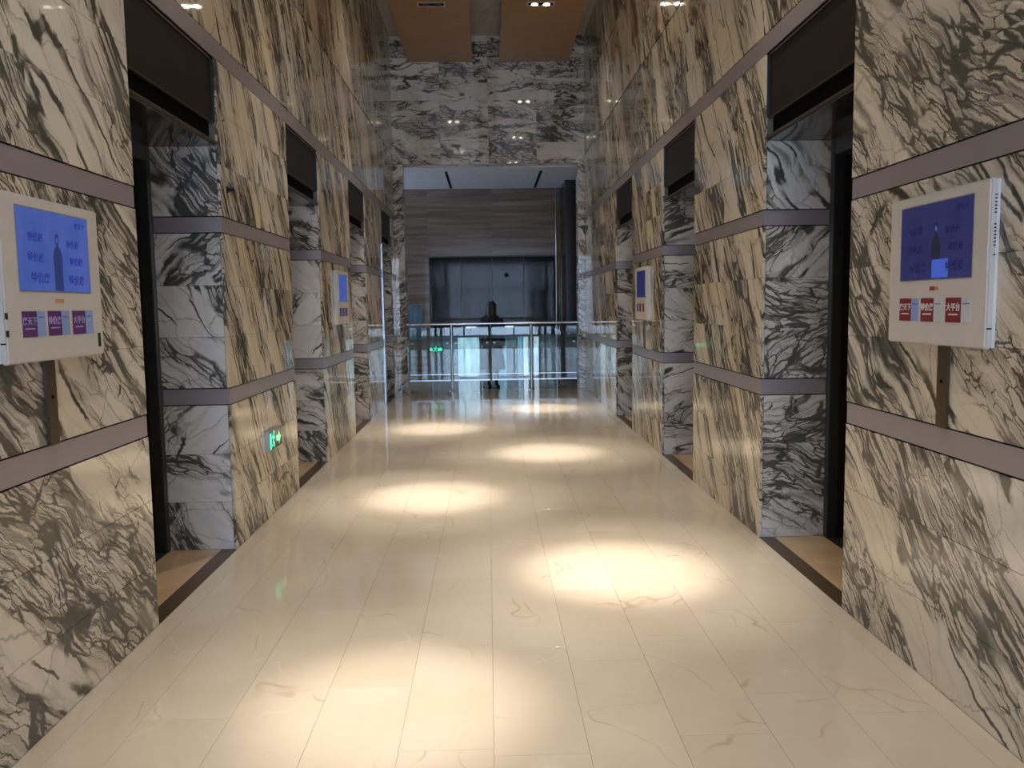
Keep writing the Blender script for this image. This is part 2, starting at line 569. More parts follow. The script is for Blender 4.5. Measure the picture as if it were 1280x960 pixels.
for x0, x1 in ((-6.2, XL), (XR, 3.2)):
    for (a, b) in cols(x0, x1, 0.9):
        for (c, d) in cols(15.32, GY - 0.02, 0.9):
            slab('floor_tile', 'floor', '+z', ((a + b) / 2, (c + d) / 2, 0), b - a, d - c, floor, th=0.015, gap=0.0009, ch=0.0003)

# ------------------------------------------------------------------ lift door recesses
DOORS = [0]


def lift_door(side, a):
    s = -1 if side == 'left' else 1
    X = XL if s < 0 else XR
    IN = lambda d: X + s * d
    b = a + OW
    DOORS[0] += 1
    root = structure(empty('door_%d' % DOORS[0], (IN(0.43), (a + b) / 2, 0)))
    inv = Matrix.Translation(root.location).inverted()

    def part(mb, name, mat, bevel=0.0):
        o = mb.build(name, mat, root, bevel=bevel)
        o.matrix_parent_inverse = inv
        return o
    # dark frame at the back of the recess
    for (y0, y1) in ((a + 0.001, a + 0.055), (b - 0.055, b - 0.001)):
        part(MB().box(IN(DEPTH + 0.001), IN(0.50), y0, y1, 0.001, HEAD + 0.015), 'jamb', 'frame', 0.004)
        part(MB().box(IN(0.50), IN(0.56), y0, y1 + 0 if y0 > a + 0.5 else y1 + 0.012, 0.001, HEAD + 0.015), 'inner_jamb', 'bronze')
    part(MB().box(IN(DEPTH + 0.001), IN(0.55), a + 0.055, b - 0.055, HEAD - 0.10, HEAD + 0.015), 'head_frame', 'frame', 0.004)
    for (y0, y1) in ((a + 0.056, (a + b) / 2 - 0.002), ((a + b) / 2 + 0.002, b - 0.056)):
        part(MB().box(IN(0.56), IN(0.60), y0, y1, 0.006, HEAD - 0.11), 'door_leaf', 'bronze', 0.003)
    # floor of the recess: dark threshold on the wall line, tan stone, metal sill
    part(MB().box(IN(0.0), IN(0.10), a + 0.001, b - 0.001, -0.016, 0.001), 'threshold', 'sill')
    part(MB().box(IN(0.102), IN(DEPTH - 0.002), a + 0.001, b - 0.001, -0.016, 0.0), 'recess_stone', 'recess')
    part(MB().box(IN(DEPTH), IN(0.60), a + 0.001, b - 0.001, -0.016, 0.0005), 'door_sill', 'frame')
    # header: dark panel, shadow gap, slim frame
    pn = part(MB().box(IN(0.028), IN(0.066), a + 0.012, b - 0.002, 2.712, 3.096), 'header_panel', 'bronze', 0.003)
    part(MB().box(IN(0.024), IN(0.040), a + 0.003, b - 0.003, 2.706, 2.712), 'panel_edge', 'bronze_edge')
    part(MB().box(IN(0.010), IN(0.068), b - 0.012, b - 0.002, 2.712, 3.096), 'panel_return', 'frame')
    part(MB().box(IN(0.055), IN(0.068), a + 0.002, b - 0.002, 2.594, 2.705), 'shadow_gap', 'black')
    part(MB().box(IN(0.002), IN(0.060), a + 0.002, b - 0.002, 2.580, 2.592), 'lower_edge', 'bronze_edge')
    return root


for a in OPEN_L: lift_door('left', a)
for a in OPEN_R: lift_door('right', a)

# pale steel edging of the last opening on the left
a4 = OPEN_L[4]
trim(MB().box(XL + 0.001, XL + 0.012, a4 - 0.10, a4 + 0.004, 0.001, 2.55).box(XL - 0.40, XL + 0.012, a4 + 0.0005, a4 + 0.008, 0.002, 2.55), 'steel')

# ------------------------------------------------------------------ portal wall and ceiling
JL, JR, JH = -1.49, 1.64, 4.09
pw = MB()
pw.box(XL, JL - 0.02, YP + 0.02, 15.28, 0, ZC).box(JR + 0.02, XR, YP + 0.02, 15.28, 0, ZC).box(JL - 0.02, JR + 0.02, YP + 0.02, 15.28, JH + 0.02, ZC)
pw.box(-6.3, XL, 15.1, 15.3, 0, ZC).box(XR, 3.3, 15.1, 15.3, 0, ZC)
wall_portal = structure(pw.build('wall_portal', 'mortar'))
rp = random.Random(21)
for (x0, x1, inner, fc) in ((XL, JL, JL, '+x'), (JR, XR, JR, '-x')):
    for (z0, z1) in rows(0, JH, 12):
        slab('marble_slab', 'front', '-y', ((x0 + x1) / 2, YP, (z0 + z1) / 2), x1 - x0, z1 - z0, wall_portal,
             vein_seed=rp.uniform(0, 40), vein_angle=rp.uniform(0.5, 0.9) * (1 if x0 < 0 else -1), tone=rp.uniform(0.6, 1), flow=1.5)
        slab('marble_slab', 'side', fc, (inner, 15.16, (z0 + z1) / 2), 0.28, z1 - z0, wall_portal,
             vein_seed=rp.uniform(0, 40), vein_angle=rp.uniform(-0.6, 0.6), tone=rp.uniform(0.5, 1), flow=1.5)
for (z0, z1) in rows(JH, ZC, 6):
    for (c0, c1) in cols(XL, XR, 0.86):
        slab('marble_slab', 'front', '-y', ((c0 + c1) / 2, YP, (z0 + z1) / 2), c1 - c0, z1 - z0, wall_portal,
             vein_seed=rp.uniform(0, 40), vein_angle=rp.uniform(-0.35, 0.25), tone=rp.uniform(0.6, 1.0), flow=1.8)
slab('marble_slab', 'front', '-z', ((JL + JR) / 2, 15.16, JH), JR - JL, 0.28, wall_portal, vein_seed=2.0, vein_angle=0.2, tone=0.8, flow=1.5)

ce = MB().box(XL - 0.75, XR + 0.75, YB - 0.2, 15.3, ZC, ZC + 0.15)
ceiling = structure(ce.build('ceiling', 'plaster'))

PANELS = ((-1.345, -0.205, 'orange wood veneer ceiling panel whose last lamp before the portal is unlit'),
          (0.262, 1.487, 'orange wood veneer ceiling panel whose last lamp before the portal is lit'))
LAMP_Y = [12.2 - 1.85 * k for k in range(7)]
for x0, x1, lab in PANELS:
    root = tag(empty('ceiling_panel', ((x0 + x1) / 2, 7.1, ZWOOD)), lab, 'ceiling panel', 'wood veneer ceiling panels')
    inv = Matrix.Translation(root.location).inverted()
    for (c, d) in cols(YB + 0.05, 14.985, 1.24):
        o = slab('veneer_board', 'wood', '-z', ((x0 + x1) / 2, (c + d) / 2, ZWOOD), x1 - x0, d - c, root, th=0.05, gap=0.002)
        o.matrix_parent_inverse = inv
    hg = MB()
    for y in (1.0, 4.5, 8.0, 11.5, 14.5):
        for x in (x0 + 0.2, x1 - 0.2): hg.tube([(x, y, ZWOOD + 0.05), (x, y, ZC)], 0.008, 6)
    o = hg.build('hanger_rods', 'alu', root); o.matrix_parent_inverse = inv


# ------------------------------------------------------------------ twin downlights (each lit one carries its own lamps)
def downlight(x, y, lit, aim, label, power=1.0):
    root = tag(empty('downlight', (x, y, ZWOOD)), label, 'ceiling lamp', 'twin downlights in the wood panels')
    w, d = 0.40, 0.17
    fr = MB()
    for (p, q, r, s_) in ((-w / 2, w / 2, -d / 2, -d / 2 + 0.022), (-w / 2, w / 2, d / 2 - 0.022, d / 2), (-w / 2, -w / 2 + 0.022, -d / 2 + 0.022, d / 2 - 0.022), (w / 2 - 0.022, w / 2, -d / 2 + 0.022, d / 2 - 0.022)):
        fr.box(p, q, r, s_, -0.010, -0.0005)
    fr.build('frame', 'lampframe', root)
    MB().box(-w / 2 + 0.022, w / 2 - 0.022, -d / 2 + 0.022, d / 2 - 0.022, -0.003, -0.0006).build('housing', 'black', root)
    for dx in (-0.085, 0.085):
        MB().tube([(dx, 0, -0.003), (dx, 0, -0.012)], [0.056, 0.056], 20).build('lamp_ring', 'lampoff', root)
        MB().tube([(dx, 0, -0.0125), (dx, 0, -0.015)], [0.046, 0.044], 20).build('lamp', 'lampon' if lit else 'lampoff', root)
    if lit:
        for (nm, size, blend, en, tgt) in (('lamp_core', 14, 1.0, 2000 * power, aim), ('lamp_beam', 27, 1.0, 800 * power, aim), ('lamp_wash', 66, 1.0, 245, (x * 0.6, y, 0)), ('lamp_flood', 112, 0.55, 34, (x, y, 0))):
            ld = bpy.data.lights.new(nm, 'SPOT')
            ld.energy = en; ld.color = (1.0, 0.90, 0.76)
            ld.spot_size = math.radians(size); ld.spot_blend = blend; ld.shadow_soft_size = 0.05
            lo = bpy.data.objects.new(nm, ld); COL.objects.link(lo)
            lo.location = (0, 0, -0.05)
            dirv = Vector(tgt) - Vector((x, y, ZWOOD - 0.05))
            lo.rotation_mode = 'QUATERNION'
            lo.rotation_quaternion = dirv.to_track_quat('-Z', 'Y')
            lo.parent = root
    return root


AIM = {(0, 1): (-0.70, 10.45, 0), (0, 3): (-0.48, 6.65, 0), (0, 5): (-0.40, 3.1, 0),
       (1, 0): (0.80, 12.35, 0), (1, 2): (0.60, 8.6, 0), (1, 4): (0.74, 4.68, 0), (1, 6): (0.74, 1.0, 0)}
NEAR = ['closest to the portal', 'second from the portal', 'third from the portal', 'fourth from the portal',
        'fifth from the portal', 'sixth from the portal', 'seventh from the portal']
for side_i, x in ((0, -0.74), (1, 0.82)):
    for k, y in enumerate(LAMP_Y):
        lit = (side_i, k) in AIM
        downlight(x, y, lit, AIM.get((side_i, k)), ('lit' if lit else 'unlit') + ' twin downlight in wood ceiling panel, ' + NEAR[k], 0.6 if (side_i, k) == (0, 5) else 1.0)

sd = tag(empty('smoke_detector', (0.037, 13.76, ZC)), 'small round smoke detector on grey ceiling between the wood panels', 'smoke detector')
MB().tube([(0, 0, 0), (0, 0, -0.018)], [0.055, 0.052], 20).build('base', 'detector', sd)
MB().tube([(0, 0, -0.018), (0, 0, -0.04), (0, 0, -0.05)], [0.042, 0.038, 0.022], 20).build('sensor_head', 'detector', sd)

# ------------------------------------------------------------------ gallery beyond the portal
gl_ = MB().box(-6.4, 3.4, GY, GY + 0.2, 0, GZ + 0.2)
wall_back = structure(gl_.build('wall_back', 'mortar'))
WX0, WX1, WZ = -1.28, 1.47, 2.64
rg = random.Random(2)
xs = [-6.2, -4.9, -3.6, -2.4, WX0, 0.1, WX1, 2.4, 3.2]
zs = [0.0, 0.66, 1.32, 1.98, WZ, 3.36, GZ]
for (x0, x1) in zip(xs, xs[1:]):
    for (z0, z1) in zip(zs, zs[1:]):
        if WX0 - 0.01 <= x0 and x1 <= WX1 + 0.01 and z1 <= WZ + 0.01: continue
        slab('stone_panel', 'brown', '-y', ((x0 + x1) / 2, GY - 0.02, (z0 + z1) / 2), x1 - x0, z1 - z0, wall_back, gap=0.004)
structure(MB().box(-6.4, 3.4, 15.3, GY + 0.2, GZ, GZ + 0.15).build('ceiling_gallery', 'gceil'))
for x in (-0.755, 1.03):
    trim(MB().box(x - 0.022, x + 0.022, 15.7, 17.9, GZ - 0.006, GZ - 0.0005), 'black')
structure(MB().box(1.59, 1.82, 16.85, GY - 0.025, 0.0, GZ - 0.002).build('wall_gallery_right', 'darkwall'))
ch = MB()
for dx, r in ((-0.035, 0.014), (0.0, 0.018), (0.04, 0.014)): ch.tube([(1.525 + dx, 17.94, 0.0), (1.525 + dx, 17.94, GZ - 0.002)], r, 10)
trim(ch, 'chrome')
# gallery end walls: glazed on the daylight side
ge = MB().box(3.2, 3.4, 15.3, GY, 0, GZ)
structure(ge.build('wall_gallery_end', 'darkwall'))

# low glazed screen in the back wall: dark panes above, glowing ones below imitate bright reflections
def glow_pane_mat(name, col, strength):
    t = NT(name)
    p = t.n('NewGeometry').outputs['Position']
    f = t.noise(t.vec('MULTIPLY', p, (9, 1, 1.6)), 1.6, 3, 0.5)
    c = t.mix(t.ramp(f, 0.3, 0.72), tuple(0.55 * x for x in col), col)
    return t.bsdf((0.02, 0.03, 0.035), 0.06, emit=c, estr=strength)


M['glow1'] = glow_pane_mat('glowing_pane', (0.36, 0.54, 0.66), 1.2)  # emission puts the reflected brightness into the panes themselves
M['glow2'] = glow_pane_mat('blue_glowing_pane', (0.13, 0.30, 0.42), 0.95)
M['glow3'] = glow_pane_mat('bright_glowing_pane', (0.62, 0.78, 0.92), 0.95)
M['glow4'] = glow_pane_mat('dusky_pane', (0.030, 0.045, 0.055), 0.9)
M['glow5'] = glow_pane_mat('dim_blue_pane', (0.045, 0.085, 0.13), 0.55)
win = structure(empty('window_1', ((WX0 + WX1) / 2, GY - 0.02, 0)))
winv = Matrix.Translation(win.location).inverted()


def wpart(mb, name, mat):
    o = mb.build(name, mat, win); o.matrix_parent_inverse = winv
    return o


ZT = 0.90
lower = [(-1.27, -1.02, 'glow4'), (-1.02, -0.86, 'glow4'), (-0.86, -0.70, 'glow4'), (-0.69, -0.21, 'glow1'), (-0.20, 0.16, 'glow4'), (0.17, 0.38, 'glow2'),
         (0.385, 0.61, 'glow4'), (0.62, 0.74, 'glow2'), (0.745, 0.86, 'glow3'), (0.865, 0.97, 'glow4'), (0.975, 1.09, 'glow3'), (1.10, 1.46, 'glow4')]
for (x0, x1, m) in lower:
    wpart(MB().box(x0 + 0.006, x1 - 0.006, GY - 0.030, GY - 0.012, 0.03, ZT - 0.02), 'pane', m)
for (x0, x1) in cols(WX0 + 0.01, WX1 - 0.01, 0.68):
    wpart(MB().box(x0 + 0.006, x1 - 0.006, GY - 0.030, GY - 0.012, ZT + 0.02, WZ - 0.03), 'pane', 'tint')
wpart(MB().box(WX0, WX1, GY - 0.010, GY - 0.001, 0.0, WZ), 'backing', 'backing')
fm = MB().box(WX0, WX1, GY - 0.045, GY - 0.011, ZT - 0.02, ZT + 0.02).box(WX0, WX1, GY - 0.04, GY - 0.011, WZ - 0.03, WZ).box(WX0, WX1, GY - 0.04, GY - 0.011, 0, 0.03)
for (x0, x1) in cols(WX0 + 0.01, WX1 - 0.01, 0.68): fm.box(x0 - 0.006, x0 + 0.006, GY - 0.04, GY - 0.011, ZT + 0.02, WZ - 0.03)
wpart(fm, 'frame', 'backing')
for x in (-0.38, 0.43): wpart(MB().box(x - 0.11, x + 0.11, GY - 0.05, GY - 0.041, 1.085, 1.12), 'lit_slot', 'glow3')
win2 = structure(MB().box(-1.72, -1.44, GY - 0.034, GY - 0.0225, 0.84, 1.60).build('window_2', 'glow5'))

# gallery end window (daylight side)
w3 = MB()
for y in (15.35, 16.2, 17.05, 17.9): w3.box(-6.28, -6.22, y - 0.03, y + 0.03, 0, GZ)
for z in (0.05, 2.6, GZ - 0.05): w3.box(-6.28, -6.22, 15.3, GY, z - 0.04, z + 0.04)
w3o = structure(w3.build('window_3', 'frame'))
for (a, b) in cols(15.35, 17.9, 0.85):
    MB().box(-6.26, -6.25, a + 0.03, b - 0.03, 0.1, GZ - 0.1).build('pane', 'clearpane', w3o)

# small black ball camera on the glazed screen
bc = tag(empty('ball_camera', (0.40, GY - 0.03, 2.22)), 'small black ball camera mounted high on the dark glazed screen', 'camera')
MB().tube([(0, 0, 0), (0, -0.03, 0)], 0.018, 12).build('mount', 'black', bc)
sph = MB(); sph.loft([[(0.045 * math.sin(th) * math.cos(ph), -0.065 + 0.045 * math.sin(th) * math.sin(ph), 0.045 * math.cos(th)) for ph in [2 * math.pi * k / 16 for k in range(16)]] for th in [0.06 + (math.pi - 0.12) * j / 10 for j in range(11)]])
sph.build('ball', 'black', bc, smooth=True)

# ------------------------------------------------------------------ foyer behind the camera (source of the cool daylight)
fy = MB()
fy.box(-5.2, XL - 0.02, YB - 0.2, YB, 0, 4.5).box(XR + 0.02, 5.2, YB - 0.2, YB, 0, 4.5).box(-5.2, 5.2, YB - 0.2, YB, 4.5, ZC + 0.15)
fy.box(-5.2, -5.0, -7.4, YB, 0, 4.5).box(5.0, 5.2, -7.4, YB, 0, 4.5)
fy.box(-5.2, -3.4, -7.4, -7.2, 0, 4.5).box(3.4, 5.2, -7.4, -7.2, 0, 4.5).box(-3.4, 3.4, -7.4, -7.2, 3.8, 4.5)
structure(fy.build('wall_foyer', 'beige'))
structure(MB().box(-5.2, 5.2, -7.4, YB - 0.2, 4.5, 4.65).build('ceiling_foyer', 'plaster'))
w4 = MB()
for k in range(7): w4.box(-3.4 + k * 1.1333 - 0.035, -3.4 + k * 1.1333 + 0.035, -7.19, -7.11, 0, 3.8)
for z in (0.05, 2.4, 3.76): w4.box(-3.4, 3.4, -7.19, -7.11, z - 0.04, z + 0.04)
w4o = structure(w4.build('window_4', 'frame'))
for k in range(6):
    MB().box(-3.36 + k * 1.1333, -2.31 + k * 1.1333, -7.16, -7.15, 0.1, 3.7).build('pane', 'clearpane', w4o)

# ------------------------------------------------------------------ glass balustrade
by = 15.2
bal = tag(empty('glass_balustrade', (0, by, 0)), 'glass balustrade with polished steel handrail across the portal', 'railing')
MB().tube([(JL + 0.001, 0, 1.235), (JR - 0.001, 0, 1.235)], 0.024, 14).build('handrail', 'chrome', bal, smooth=True)
posts = (-0.69, 0.78)
for x in posts:
    MB().tube([(x, 0, 0.02), (x, 0, 1.212)], 0.012, 10).build('post', 'chrome', bal, smooth=True)
    MB().tube([(x, 0, 0.0005), (x, 0, 0.012), (x, 0, 0.02)], [0.055, 0.055, 0.03], 18).build('base_plate', 'chrome', bal)
MB().tube([(0.03, 0, 0.20), (0.03, 0, 1.212)], 0.009, 8).build('stiffener', 'steel', bal, smooth=True)
for (x0, x1) in ((JL + 0.02, -0.72), (-0.66, 0.015), (0.045, 0.75), (0.81, JR - 0.02)):
    MB().box(x0, x1, -0.005, 0.005, 0.20, 1.17).build('glass_panel', 'glass', bal)
    MB().box(x0, x1, -0.011, 0.011, 0.185, 0.205).build('bottom_rail', 'steel', bal)
    MB().box(x0, x1, -0.0065, -0.0055, 0.30, 0.312).build('etched_line', 'steel', bal)
    for x in (x0 + 0.05, x1 - 0.05):
        MB().box(x - 0.022, x + 0.022, -0.013, 0.013, 0.872, 0.896).build('clamp', 'alu', bal, bevel=0.004)


# ------------------------------------------------------------------ wall displays
def text_mesh(body, size, name, mat, parent, loc, bold=0.0):
    cu = bpy.data.curves.new(name, 'FONT')
    cu.body = body; cu.size = size; cu.align_x = 'CENTER'; cu.align_y = 'CENTER'
    cu.offset = bold; cu.extrude = 0.0003; cu.resolution_u = 3
    tmp = bpy.data.objects.new('tmp_text', cu); COL.objects.link(tmp)
    dg = bpy.context.evaluated_depsgraph_get(); dg.update()
    me = bpy.data.meshes.new_from_object(tmp.evaluated_get(dg))
    bpy.data.objects.remove(tmp); bpy.data.curves.remove(cu)
    me.materials.clear()
    o = link(name, me, mat, parent)
    o.location = loc; o.rotation_euler = (math.radians(90), 0, 0)
    return o


def screen_mat(name, hi, lo, strength):
    t = NT(name)
    tc = t.n('TexCoord').outputs['Object']
    sp = t.n('SeparateXYZ'); t.put(sp.inputs[0], tc)
    g = t.noise(t.vec('MULTIPLY', tc, (6, 1, 3)), 1.3, 2)
    c = t.mix(t.ramp(g, 0.3, 0.7), lo, hi)
    return t.bsdf((0.01, 0.012, 0.03), 0.18, emit=c, estr=strength)


M['scr_bright'] = screen_mat('bright_blue_screen', (0.10, 0.16, 0.60), (0.060, 0.13, 0.50), 0.46)
M['scr_dim'] = screen_mat('dim_blue_screen', (0.028, 0.034, 0.165), (0.020, 0.026, 0.130), 0.42)
M['scr_text'] = plain('screen_text_blue', (0.01, 0.02, 0.2), 0.3, emit=(0.025, 0.035, 0.26), estr=0.5)
M['scr_text_dim'] = plain('screen_text_dim', (0.01, 0.01, 0.05), 0.3, emit=(0.010, 0.012, 0.07), estr=0.5)
M['scr_fig'] = plain('screen_figure', (0.01, 0.015, 0.06), 0.3, emit=(0.03, 0.05, 0.22), estr=0.4)
M['scr_fig_dim'] = plain('screen_figure_dim', (0.01, 0.015, 0.04), 0.3, emit=(0.012, 0.014, 0.035), estr=0.4)
M['scr_patch'] = plain('screen_lit_patch', (0.02, 0.05, 0.3), 0.3, emit=(0.06, 0.12, 0.55), estr=0.5)
M['red'] = plain('crimson_sticker', (0.22, 0.022, 0.030), 0.4)
M['red_tinted'] = plain('blue_tinted_crimson_sticker', (0.115, 0.030, 0.185), 0.4)  # crimson sticker with reflected blue mixed into its colour
M['paper'] = plain('pale_sticker_paper', (0.58, 0.64, 0.72), 0.45)
M['paperblue'] = plain('light_blue_sticker_paper', (0.28, 0.40, 0.74), 0.45)
M['ink'] = plain('white_print', (0.78, 0.76, 0.80), 0.5)
M['ink_tinted'] = plain('blue_tinted_print', (0.42, 0.36, 0.78), 0.5)  # white print, same reflected blue mixed in
M['orange'] = plain('orange_logo_print', (0.62, 0.30, 0.16), 0.5)
M['dotink'] = plain('dark_red_print', (0.28, 0.06, 0.05), 0.5)


def display(side, yc, label, detail, bright, cover):
    s = -1 if side == 'left' else 1
    X = XL if s < 0 else XR
    root = tag(empty('wall_display', (X - s * 0.0005, yc, 1.67), math.radians(90 if s < 0 else -90)), label, 'display', 'white advertising displays on the marble piers')
    W, Hh, D = 0.70, 0.59, 0.038
    cz = MB().box(-W / 2, W / 2, -D, -0.012, -Hh / 2, Hh / 2).build('casing', 'white', root, bevel=0.006)
    MB().box(-W / 2 + 0.004, W / 2 - 0.004, -0.012, 0, -Hh / 2 + 0.004, Hh / 2 - 0.004).build('back_shell', 'whiteside', root)
    sx0, sx1, sz0, sz1 = -0.252, 0.256, -0.04, 0.252
    sc_ = MB().box(sx0, sx1, -D - 0.0016, -D + 0.001, sz0, sz1).build('screen', 'scr_bright' if bright else 'scr_dim', root)
    bz = MB()
    for (a, b, c, d) in ((sx0 - 0.004, sx1 + 0.004, sz1, sz1 + 0.004), (sx0 - 0.004, sx1 + 0.004, sz0 - 0.004, sz0), (sx0 - 0.004, sx0, sz0, sz1), (sx1, sx1 + 0.004, sz0, sz1)):
        bz.box(a, b, -D - 0.001, -D + 0.001, c, d)
    bz.build('bezel', 'alu', root)
    red, pap = ('red_tinted', 'paperblue') if s < 0 else ('red', 'paper')  # left stickers carry reflected blue as a tint in their colours
    ink = 'ink_tinted' if s < 0 else 'ink'
    for i, (x0, x1, txt) in enumerate(((-0.252, -0.10, '房天下'), (-0.083, 0.072, '特价房'), (0.096, 0.262, '大平台'))):
        xm = x0 + (x1 - x0) * 0.62
        st = MB().box(x0, xm, -D - 0.0012, -D + 0.0005, -0.205, -0.113).build('sticker', red, root)
        MB().box(xm, x1, -D - 0.0012, -D + 0.0005, -0.205, -0.113).build('sticker_paper', pap if i or s < 0 else 'paperblue', st)
        if detail:
            text_mesh(txt, 0.031, 'sticker_text', ink, st, ((x0 + xm) / 2, -D - 0.0018, -0.150), 0.0006)
            MB().box((x0 + xm) / 2 - 0.032, (x0 + xm) / 2 + 0.030, -D - 0.0016, -D - 0.001, -0.178, -0.173).build('sticker_line', ink, st)
            MB().box(xm + 0.010, x1 - 0.010, -D - 0.0016, -D - 0.001, -0.137, -0.134).build('sticker_line', 'scr_text', st)
    if detail:
        tx, fg = ('scr_text', 'scr_fig') if bright else ('scr_text_dim', 'scr_fig_dim')
        for (x, z, sz) in ((-0.135, 0.150, 0.034), (0.128, 0.140, 0.032), (-0.140, 0.078, 0.036), (0.150, 0.075, 0.034), (-0.115, 0.005, 0.042), (0.145, 0.003, 0.040)):
            text_mesh('特价房', sz, 'screen_text', tx, sc_, (x, -D - 0.0022, z), 0.0008)
        text_mesh('房天下', 0.026, 'screen_text', tx, sc_, (0.190, -D - 0.0022, 0.216), 0.0006)
        # standing figure in the advertisement, a flat picture on the screen
        fig = [(-0.018, -0.038), (0.046, -0.038), (0.044, 0.05), (0.048, 0.085), (0.036, 0.118), (0.022, 0.128), (0.022, 0.136), (0.030, 0.150), (0.026, 0.170), (0.014, 0.177),
               (0.002, 0.170), (-0.002, 0.150), (0.006, 0.136), (0.006, 0.128), (-0.008, 0.118), (-0.020, 0.085), (-0.016, 0.05)]
        MB().prism(fig, -D - 0.0020, -D - 0.0017).build('pictured_figure', fg, sc_)
        face = [(0.014 + 0.008 * math.cos(k * 0.5236), 0.152 + 0.011 * math.sin(k * 0.5236)) for k in range(12)]
        MB().prism(face, -D - 0.0024, -D - 0.0021).build('pictured_face', 'scr_patch', sc_)
        if not bright:
            MB().box(-0.010, 0.105, -D - 0.0024, -D - 0.0021, -0.036, 0.035).build('lit_patch', 'scr_patch', sc_)
        lg = MB().box(-0.022, 0.012, -D - 0.0012, -D + 0.0005, -0.084, -0.068).build('logo', 'dotink' if s > 0 else 'orange', root)
        MB().box(0.014, 0.040, -D - 0.0012, -D + 0.0005, -0.083, -0.069).build('logo_tail', 'orange', lg)
        ex = 1 if s > 0 else -1                        # the end that faces back along the corridor
        for z in [0.235 - 0.012 * k for k in range(6)] + [0.135 - 0.012 * k for k in range(7)] + [0.03]:
            MB().box(ex * (W / 2 - 0.0005), ex * (W / 2 + 0.0008), -0.022, -0.013, z, z + 0.004).build('vent_slot', 'black', root)
        MB().box(ex * (W / 2 - 0.0005), ex * (W / 2 + 0.0010), -D + 0.004, -0.016, -0.226, -0.221).build('card_slot', 'black', root)
        if s < 0:
            MB().box(0.298, 0.320, -D - 0.001, -D + 0.001, -0.262, -0.205).build('card_reader', 'signblack', root)
            for z in (-0.13, -0.19):
                MB().box(-W / 2 - 0.001, -W / 2 + 0.014, -D - 0.001, -D + 0.001, z - 0.01, z + 0.012).build('side_button', 'signblack', root)
    # bronze cable cover down to the lower strip
    cv = tag(MB().box(X - s * 0.0005, X - s * 0.014, yc - 0.075, yc - 0.005, 1.053, 1.67 - Hh / 2 - 0.002).build('cable_cover', 'sill', bevel=0.002),
             cover, 'cable cover', 'cable covers below the displays')
    MB().tube([(X - s * 0.0138, yc - 0.04, 1.235), (X - s * 0.0175, yc - 0.04, 1.235)], 0.007, 12).build('screw', 'black', cv)
    return root


Y1, Y2 = 3.17, 9.32
display('left', Y1, 'white display with bright blue screen and blue-tinted crimson stickers, just before the first lift', True, True,
        'bronze cable cover below the large bright blue display before the first lift')
display('right', Y1, 'white display with dim blue screen and crimson stickers, just before the first lift', True, False,
        'bronze cable cover below the dim display with crimson stickers before the first lift')
display('left', Y2, 'white display with bright blue screen between the second and third lifts', False, True,
        'bronze cable cover below the bright display between the second and third lifts')
display('right', Y2, 'white display with dark screen between the second and third lifts', False, False,
        'bronze cable cover below the dark-screened display between the second and third lifts')


# ------------------------------------------------------------------ exit signs
def running_man(mb, cx, cz, k, y0, y1, flip=1):
    def poly(ps): mb.prism([(cx + flip * k * x, cz + k * z) for x, z in (ps if flip > 0 else ps[::-1])], y0, y1)
    poly([(0.12 + 0.11 * math.cos(a * 0.7854), 0.42 + 0.11 * math.sin(a * 0.7854)) for a in range(8)])
    poly([(-0.10, 0.28), (0.12, 0.30), (0.05, -0.05), (-0.12, -0.05)])            # trunk
    poly([(0.10, 0.28), (0.34, 0.10), (0.30, 0.03), (0.06, 0.20)])                # front arm
    poly([(-0.10, 0.28), (-0.36, 0.20), (-0.36, 0.11), (-0.08, 0.18)])            # rear arm
    poly([(-0.02, -0.05), (0.24, -0.16), (0.20, -0.42), (0.11, -0.42), (0.13, -0.21), (-0.10, -0.13)])
    poly([(-0.12, -0.05), (-0.02, -0.06), (-0.16, -0.30), (-0.42, -0.34), (-0.42, -0.25), (-0.22, -0.22)])


es = tag(empty('exit_sign', (XL + 0.0005, 6.23, 0.575), math.radians(90)), 'low green lit exit sign on the marble pier between the first and second lifts', 'exit sign')
MB().box(-0.19, 0.19, -0.030, 0, -0.075, 0.075).build('casing', 'alu', es, bevel=0.003)
MB().box(-0.180, 0.180, -0.0315, -0.0295, -0.066, 0.066).build('panel', 'signblack', es)
mm = MB(); running_man(mm, -0.075, 0.0, 0.135, -0.0335, -0.0316); mm.build('running_figure', 'green', es)
MB().prism([(0.005, -0.022), (0.075, -0.022), (0.075, -0.050), (0.135, 0.0), (0.075, 0.050), (0.075, 0.022), (0.005, 0.022)], -0.0335, -0.0316).build('arrow', 'greenpale', es)
MB().box(-0.176, -0.135, -0.0335, -0.0316, -0.06, 0.06).build('doorway', 'green', es)

es2 = tag(empty('exit_sign', (-1.15, GY - 0.045, 0.635)), 'green lit exit sign low on the back wall beyond the glass balustrade', 'exit sign')
MB().box(-0.15, 0.15, -0.024, 0, -0.075, 0.075).build('casing', 'signblack', es2, bevel=0.003)
mm = MB(); running_man(mm, -0.02, 0.0, 0.13, -0.027, -0.0245); mm.build('running_figure', 'green', es2)
MB().prism([(0.035, -0.03), (0.085, -0.03), (0.085, -0.055), (0.14, 0.0), (0.085, 0.055), (0.085, 0.03), (0.035, 0.03)], -0.027, -0.0245).build('arrow', 'green', es2)
MB().box(-0.14, -0.085, -0.027, -0.0245, -0.03, 0.03).build('doorway', 'green', es2)
M['green'].node_tree.nodes['Principled BSDF'].inputs['Emission Strength'].default_value = 1.7

